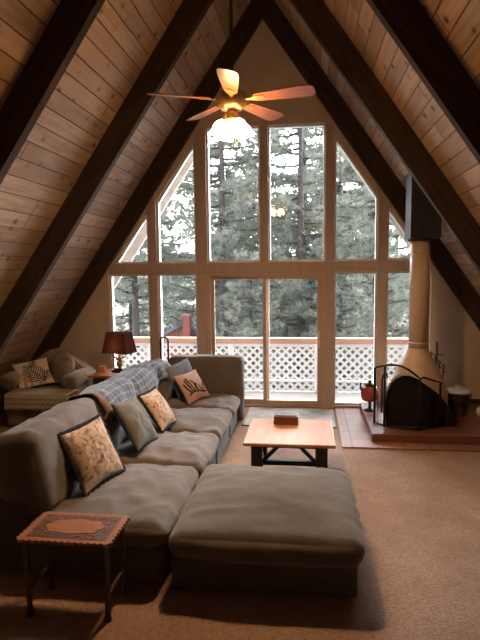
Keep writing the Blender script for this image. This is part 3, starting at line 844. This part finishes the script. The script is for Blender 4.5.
# carved border: dark recess ring with raised leaf beads, then the smooth centre oval
bm = NB(); o1 = [(ex0 + .035, ey0 + .03), (ex1 - .035, ey0 + .03), (ex1 - .035, ey1 - .03), (ex0 + .035, ey1 - .03)]
prism(bm, o1, .003, 2, ez - .001); put('carved_border', bm, M['carvedark'], et)
bm = NB(); cxe, cye = (ex0 + ex1) / 2, (ey0 + ey1) / 2
el = []
for k in range(72):
    a = 2 * PI * k / 72; r = 1 + .05 * math.cos(8 * a); el.append((cxe + .185 * r * math.copysign(abs(math.cos(a)) ** .8, math.cos(a)), cye + .092 * r * math.copysign(abs(math.sin(a)) ** .8, math.sin(a))))
prism(bm, el, .005, 2, ez); put('centre_panel', bm, M['redwood'], et)
bm = NB(); rs = random.Random(3)
for k in range(220):
    x = rs.uniform(ex0 + .045, ex1 - .045); y = rs.uniform(ey0 + .04, ey1 - .04)
    if ((x - cxe) / .20) ** 2 + ((y - cye) / .105) ** 2 < 1.05: continue
    a = rs.uniform(0, PI); r1, r2_ = rs.uniform(.008, .014), rs.uniform(.004, .006)
    prism(bm, [(x + r1 * math.cos(t_) * math.cos(a) - r2_ * math.sin(t_) * math.sin(a), y + r1 * math.cos(t_) * math.sin(a) + r2_ * math.sin(t_) * math.cos(a)) for t_ in [i * PI / 4 for i in range(8)]], .0045, 2, ez + .001)
lf = put('carved_leaves', bm, M['redwood'], et)
for x, sx in ((ex0 + .04, -1), (ex1 - .04, 1)):
    for y, sy in ((ey0 + .04, -1), (ey1 - .04, 1)):
        bm = NB(); pts = []; rad = []
        for k in range(13):
            f = k / 12; z = .505 * (1 - f); off = .014 * math.sin(f * PI * 1.15) - .018 * max(0, f - .75) * -4 * .5
            pts.append((x + sx * off, y + sy * off * .6, z + .002)); rad.append(.020 - .007 * math.sin(f * PI) + (.006 if f > .93 else 0))
        tube(bm, pts, rad, 10); put('leg', bm, M['darkwood'], et, smooth=True)
for y in (ey0 + .04, ey1 - .04): put('apron', B((ex0 + .05, y - .008, .465), (ex1 - .05, y + .008, .507)), M['darkwood'], et)
for x in (ex0 + .04, ex1 - .04): put('apron', B((x - .008, ey0 + .05, .465), (x + .008, ey1 - .05, .507)), M['darkwood'], et)
bm = NB()
for x in (ex0 + .03, ex1 - .03): bar(bm, (x, ey0 + .05, .17), (x, ey1 - .05, .17), .018, .018)
bar(bm, (ex0 + .03, ey1 - .045, .15), (ex1 - .03, ey1 - .045, .15), .018, .018); put('stretcher', bm, M['darkwood'], et)

# ------------------------------------------------------------------ door mat, hearth, stove
dm = thing('door_mat', 'grey door mat rug in front of the sliding door', 'rug', (.33, -.53, 0))
put('mat_body', B((-.24, -1.00, 0), (1.03, -.06, .012), .003), M['mat'], dm)
put('binding', B((-.26, -1.035, 0), (1.045, -1.00, .013), .003), M['black'], dm)
o = struct('hearth_pad', B((1.065, -1.83, 0), (3.75, -.015, .018), .004), M['pad']); 
o = struct('hearth_slab', B((1.44, -1.62, .018), (3.72, -.016, .12), .010), M['hearth'])

sx, sy = 2.145, -.75
sv = thing('wood_stove', 'cream cone shaped wood stove with tall flue pipe on the hearth', 'stove', (sx, sy, .12))
bm = NB(); lathe(bm, [(.34, .005), (.39, .02), (.40, .30), (.395, .345), (.375, .41), (.335, .52), (.275, .66), (.215, .78), (.155, .88), (.136, .93), (.136, .95)], (sx, sy, .12), 48); put('hood', bm, M['enamel'], sv, smooth=True)
bm = NB(); lathe(bm, [(.130, .95), (.130, 2.38)], (sx, sy, .12), 40); put('flue_pipe', bm, M['enamel'], sv, smooth=True)
for z in (1.02, 1.76, 2.22):
    bm = NB(); lathe(bm, [(.130, z - .012), (.136, z - .006), (.136, z + .006), (.130, z + .012)], (sx, sy, .12), 40); put('pipe_collar', bm, M['enamel'], sv, smooth=True)
arch = [(1.675, .125), (1.662, .30), (1.665, .45), (1.685, .56), (1.725, .65), (1.785, .72), (1.86, .762), (1.93, .765), (2.02, .735), (2.11, .675), (2.21, .61), (2.31, .53), (2.40, .42), (2.47, .28), (2.52, .125)]
bm = NB()
F0 = [bm.verts.new((x, -1.215, z)) for x, z in arch]
cxa, cza = 2.06, .36
Bk = [bm.verts.new((cxa + (x - cxa) * .82 + .03, -.80, cza + (z - cza) * .80 - .02)) for x, z in arch]
O0 = [bm.verts.new((cxa + (x - cxa) * 1.045, -1.185, .125 + (z - .125) * 1.045)) for x, z in arch]
for i in range(len(arch) - 1):
    bm.faces.new((F0[i], F0[i + 1], O0[i + 1], O0[i])); bm.faces.new((O0[i], O0[i + 1], Bk[i + 1], Bk[i]))
put('firebox_collar', bm, M['enamel'], sv)
bm = NB(); n_ = len(arch); rows = []
for k in range(7):
    s = 1 - k / 6; yb = -1.217 - .055 * (1 - s * s)
    rows.append([bm.verts.new((cxa + (x - cxa) * s, yb, .125 + (z - .125) * s)) for x, z in arch] if k < 6 else None)
for k in range(5):
    for i in range(n_ - 1): bm.faces.new((rows[k][i], rows[k][i + 1], rows[k + 1][i + 1], rows[k + 1][i]))
bm.faces.new(rows[5]); put('spark_screen', bm, M['firescreen'], sv, smooth=True)
bm = NB(); tube(bm, [(x, -1.22, z) for x, z in arch], .012, 8); put('screen_rim', bm, M['black'], sv, smooth=True)

cb = thing('chimney_box', 'dark sheet metal support box where the flue pipe meets the ceiling', 'chimney box', (2.17, sy, 2.53))
bx0, bx1 = 1.98, 2.365
bm = NB(); prism(bm, [(bx0, 2.54), (bx1, 2.54), (bx1, HC - MS * bx1 - .01), (bx0, HC - MS * bx0 - .01)], .40, 1, sy - .20); put('shell', bm, M['sheet'], cb)
bm = NB(); lathe(bm, [(.165, 2.50), (.165, 2.54)], (sx, sy, 0), 36); put('collar', bm, M['sheet'], cb)

# folding fire screen
fs = thing('fire_screen', 'black folding arched fire screen in front of the stove', 'fire screen', (1.95, -1.3, .12))
P0, P1, P2, P3 = V((1.52, -1.17, 0)), V((1.625, -1.32, 0)), V((2.035, -1.45, 0)), V((2.32, -1.29, 0))
def panel(a, b, top, name):
    """frame tube following the top profile [(f, z)], with a thin mesh panel"""
    pts = [a.lerp(b, f) + V((0, 0, z)) for f, z in top]
    bm = NB(); tube(bm, [a + V((0, 0, .125))] + pts + [b + V((0, 0, .125))], .014, 8)
    tube(bm, [a + V((0, 0, .14)), b + V((0, 0, .14))], .013, 8)
    fr = put(name, bm, M['black'], fs, smooth=True)
    bm = NB(); off = (b - a).normalized().cross(V((0, 0, 1))) * .002
    lo_ = [a.lerp(b, f) + V((0, 0, .14)) for f, z in top]
    for s in (-1, 1):
        vv = [bm.verts.new(p + off * s) for p in lo_]; vw = [bm.verts.new(p + off * s) for p in pts]
        for i in range(len(vv) - 1): bm.faces.new((vv[i], vv[i + 1], vw[i + 1], vw[i]))
    put('mesh_panel', bm, M['wiremesh'], fr)
panel(P0, P1, [(0, .86), (.2, .875), (.5, .895), (.8, .91), (1, .918)], 'side_panel')
panel(P1, P2, [(k / 16, .92 + .035 * math.sin(k / 16 * PI * 1.0) - .14 * (k / 16) ** 2.0) for k in range(17)], 'centre_panel')
panel(P2, P3, [(0, .785), (.15, .795), (.4, .77), (.7, .735), (1, .705)], 'side_panel')
bm = NB(); tube(bm, [V((1.60, -1.28, .30)), V((1.60, -1.28, .74)), V((1.615, -1.29, .80)), V((1.66, -1.30, .815)), V((1.655, -1.30, .775))], .012, 8); put('scroll', bm, M['black'], fs, smooth=True)

# fire tools, ash bucket, red pot, white pot
ft = thing('fire_tool_stand', 'black iron fireplace tools on a stand behind the stove', 'fire tools', (2.47, -.42, .12))
bm = NB(); lathe(bm, [(.11, 0), (.11, .02), (.02, .03), (.012, .05), (.012, .98), (0, .99)], (2.47, -.42, .12), 16); bar(bm, (2.37, -.42, .92), (2.57, -.42, .92), .012, .012); put('stand', bm, M['black'], ft)
for x, zt in ((2.385, .90), (2.44, .84), (2.50, .78), (2.555, .72)):
    bm = NB(); tube(bm, [(x, -.44, .30), (x, -.44, zt), (x + .015, -.44, zt + .04), (x - .01, -.44, zt + .07)], [.008, .010, .012, .006], 8); box(bm, (x - .03, -.455, .22), (x + .03, -.43, .32), .004)
    tube(bm, [(x, -.44, zt - .05), (x + .03, -.46, zt - .03)], .008, 6)
    put('tool', bm, M['black'], ft, smooth=False)
bk = thing('ash_bucket', 'dark metal ash bucket with pale lid right of the stove', 'bucket', (2.70, -.66, .12))
bm = NB(); lathe(bm, [(.115, 0), (.12, .01), (.160, .31), (.167, .315), (.167, .33), (.158, .33)], (2.70, -.66, .12), 32); put('body', bm, M['bucket'], bk, smooth=True)
bm = NB(); lathe(bm, [(.175, .325), (.178, .345), (.15, .36), (.06, .375), (.03, .378), (0, .38)], (2.70, -.66, .12), 32); l_ = put('lid', bm, M['galv'], bk, smooth=True)
bm = NB(); tube(bm, [(2.66, -.66, .50), (2.67, -.66, .525), (2.70, -.66, .535), (2.73, -.66, .525), (2.74, -.66, .50)], .010, 8); put('lid_handle', bm, M['galv'], l_, smooth=True)
bm = NB(); tube(bm, [(2.70 + .17 * math.cos(a), -.66 - .17 * abs(math.sin(a)) * .7 - .03, .44 - .12 * math.sin(a)) for a in [k * PI / 12 for k in range(13)]], .006, 6); put('bail', bm, M['black'], bk, smooth=True)
rp = thing('red_pot', 'red enamel pot on a black pedestal left of the stove', 'pot', (1.535, -.52, .12))
bm = NB(); lathe(bm, [(.09, 0), (.09, .012), (.03, .03), (.018, .06), (.018, .12), (.05, .135)], (1.535, -.52, .12), 20); put('pedestal', bm, M['black'], rp, smooth=True)
bm = NB(); lathe(bm, [(.05, .135), (.10, .15), (.125, .20), (.125, .29), (.105, .34), (.07, .36)], (1.535, -.52, .12), 24); put('body', bm, M['red'], rp, smooth=True)
bm = NB(); lathe(bm, [(.075, .36), (.06, .385), (.02, .40), (.02, .415), (.03, .43), (0, .445)], (1.535, -.52, .12), 20); put('lid', bm, M['black'], rp, smooth=True)
bm = NB(); tube(bm, [(1.43, -.56, .42), (1.405, -.57, .44), (1.395, -.57, .50), (1.41, -.57, .53)], [.016, .013, .012, .020], 8); put('spout', bm, M['black'], rp, smooth=True)
bm = NB(); lathe(bm, [(.05, 0), (.085, .03), (.095, .08), (.08, .12), (.06, .13), (.065, .14), (.055, .14), (.05, .12), (0, .03)], (3.02, -.75, .12), 24)
o = put('white_pot', bm, M['white'], smooth=True); tag(o, 'white rounded pot on the hearth beyond the ash bucket', 'pot')

# ------------------------------------------------------------------ ceiling fan
fx, fy, fz = -.005, -3.42, 3.60
fan = thing('ceiling_fan', 'ceiling fan with wooden blades and lit glass shades', 'ceiling fan', (fx, fy, fz))
bm = NB(); tube(bm, [(fx, fy, fz + .14), (fx, fy, HC - .02)], .016, 12); put('downrod', bm, M['bronze'], fan, smooth=True)
bm = NB(); lathe(bm, [(.05, -.06), (.09, -.05), (.125, -.01), (.13, .05), (.11, .09), (.05, .12), (.025, .16)], (fx, fy, fz), 32); put('motor_housing', bm, M['brass'], fan, smooth=True)
bm = NB(); lathe(bm, [(.055, -.16), (.075, -.13), (.06, -.09), (.04, -.06)], (fx, fy, fz), 24); put('light_fitter', bm, M['brass'], fan, smooth=True)
for k in range(5):
    a = math.radians(-85 + 72 * k)
    mt = Matrix.Translation((fx, fy, fz + .03)) @ Matrix.Rotation(a, 4, 'Z') @ Matrix.Rotation(math.radians(-13), 4, 'X')
    out = [(.20, -.045), (.24, -.058), (.45, -.075), (.62, -.085), (.70, -.080), (.725, -.055), (.73, 0), (.725, .055), (.70, .080), (.62, .085), (.45, .075), (.24, .058), (.20, .045)]
    bm = NB(); prism(bm, out, .008, 2, -.004); ident(bm, mt); bl = put('blade', bm, M['fanwood'], fan)
    bm = NB(); prism(bm, [(.09, -.018), (.17, -.014), (.21, -.035), (.29, -.030), (.30, 0), (.29, .030), (.21, .035), (.17, .014), (.09, .018)], .006, 2, -.011); ident(bm, mt); put('blade_iron', bm, M['brass'], bl)
for k in range(4):
    a = math.radians(45 + 90 * k - 8); d = V((math.cos(a), math.sin(a), 0))
    rot = Matrix.Translation(V((fx, fy, fz - .13)) + d * .075) @ Matrix.Rotation(a, 4, 'Z') @ Matrix.Rotation(math.radians(180 - 24), 4, 'Y')
    bm = NB(); lathe(bm, [(.026, .03), (.055, .06), (.068, .10), (.066, .13), (.075, .16), (.071, .16), (.062, .13), (.062, .10), (.05, .065), (.02, .036)], seg=20); ident(bm, rot)
    lsh = put('light_shade', bm, M['globe'], fan, smooth=True)
    bm = NB(); lathe(bm, [(0, .05), (.02, .055), (.042, .075), (.05, .10), (.042, .125), (.02, .138), (0, .14)], seg=20); ident(bm, rot); put('bulb', bm, M['bulb'], lsh, smooth=True)
    bm = NB(); lathe(bm, [(.018, -.03), (.022, .0), (.032, .03), (.0, .034)], seg=14); ident(bm, rot); put('shade_holder', bm, M['brass'], fan, smooth=True)
bm = NB(); tube(bm, [(fx + .03, fy - .03, fz - .15), (fx + .03, fy - .03, fz - .36)], .0025, 5); lathe(bm, [(0, -.39), (.008, -.37), (0, -.355)], (fx + .03, fy - .03, fz), 8); put('pull_chain', bm, M['brass'], fan)

# ------------------------------------------------------------------ light
w = bpy.data.worlds.new('overcast_sky'); S.world = w; w.use_nodes = True
nt = w.node_tree; bg = nt.nodes['Background']; bg.inputs[0].default_value = (.90, .95, 1.0, 1)
tcw = nt.nodes.new('ShaderNodeTexCoord'); dp = nt.nodes.new('ShaderNodeVectorMath'); dp.operation = 'DOT_PRODUCT'; dp.inputs[1].default_value = V((.25, .92, .30)).normalized()
nt.links.new(tcw.outputs['Generated'], dp.inputs[0]); mr = nt.nodes.new('ShaderNodeMapRange'); mr.interpolation_type = 'SMOOTHSTEP'   # cloud cover brightest towards the low sun beyond the trees
nt.links.new(dp.outputs['Value'], mr.inputs[0])
for i_, v_ in enumerate((.35, .92, 5.6, 58.0)): mr.inputs[1 + i_].default_value = v_
nt.links.new(mr.outputs[0], bg.inputs[1])
pl_ = bpy.data.lights.new('window_portal', 'AREA'); pl_.shape = 'RECTANGLE'; pl_.size = 5.0; pl_.size_y = 4.4; pl_.cycles.is_portal = True
po = bpy.data.objects.new('window_portal', pl_); C.objects.link(po); po.location = (0, .17, 2.2); po.rotation_euler = (-PI / 2, 0, 0)
S.view_settings.view_transform = 'Standard'; S.view_settings.look = 'None'; S.view_settings.gamma = 1.0; S.view_settings.exposure = 0.0
S.view_settings.use_curve_mapping = False
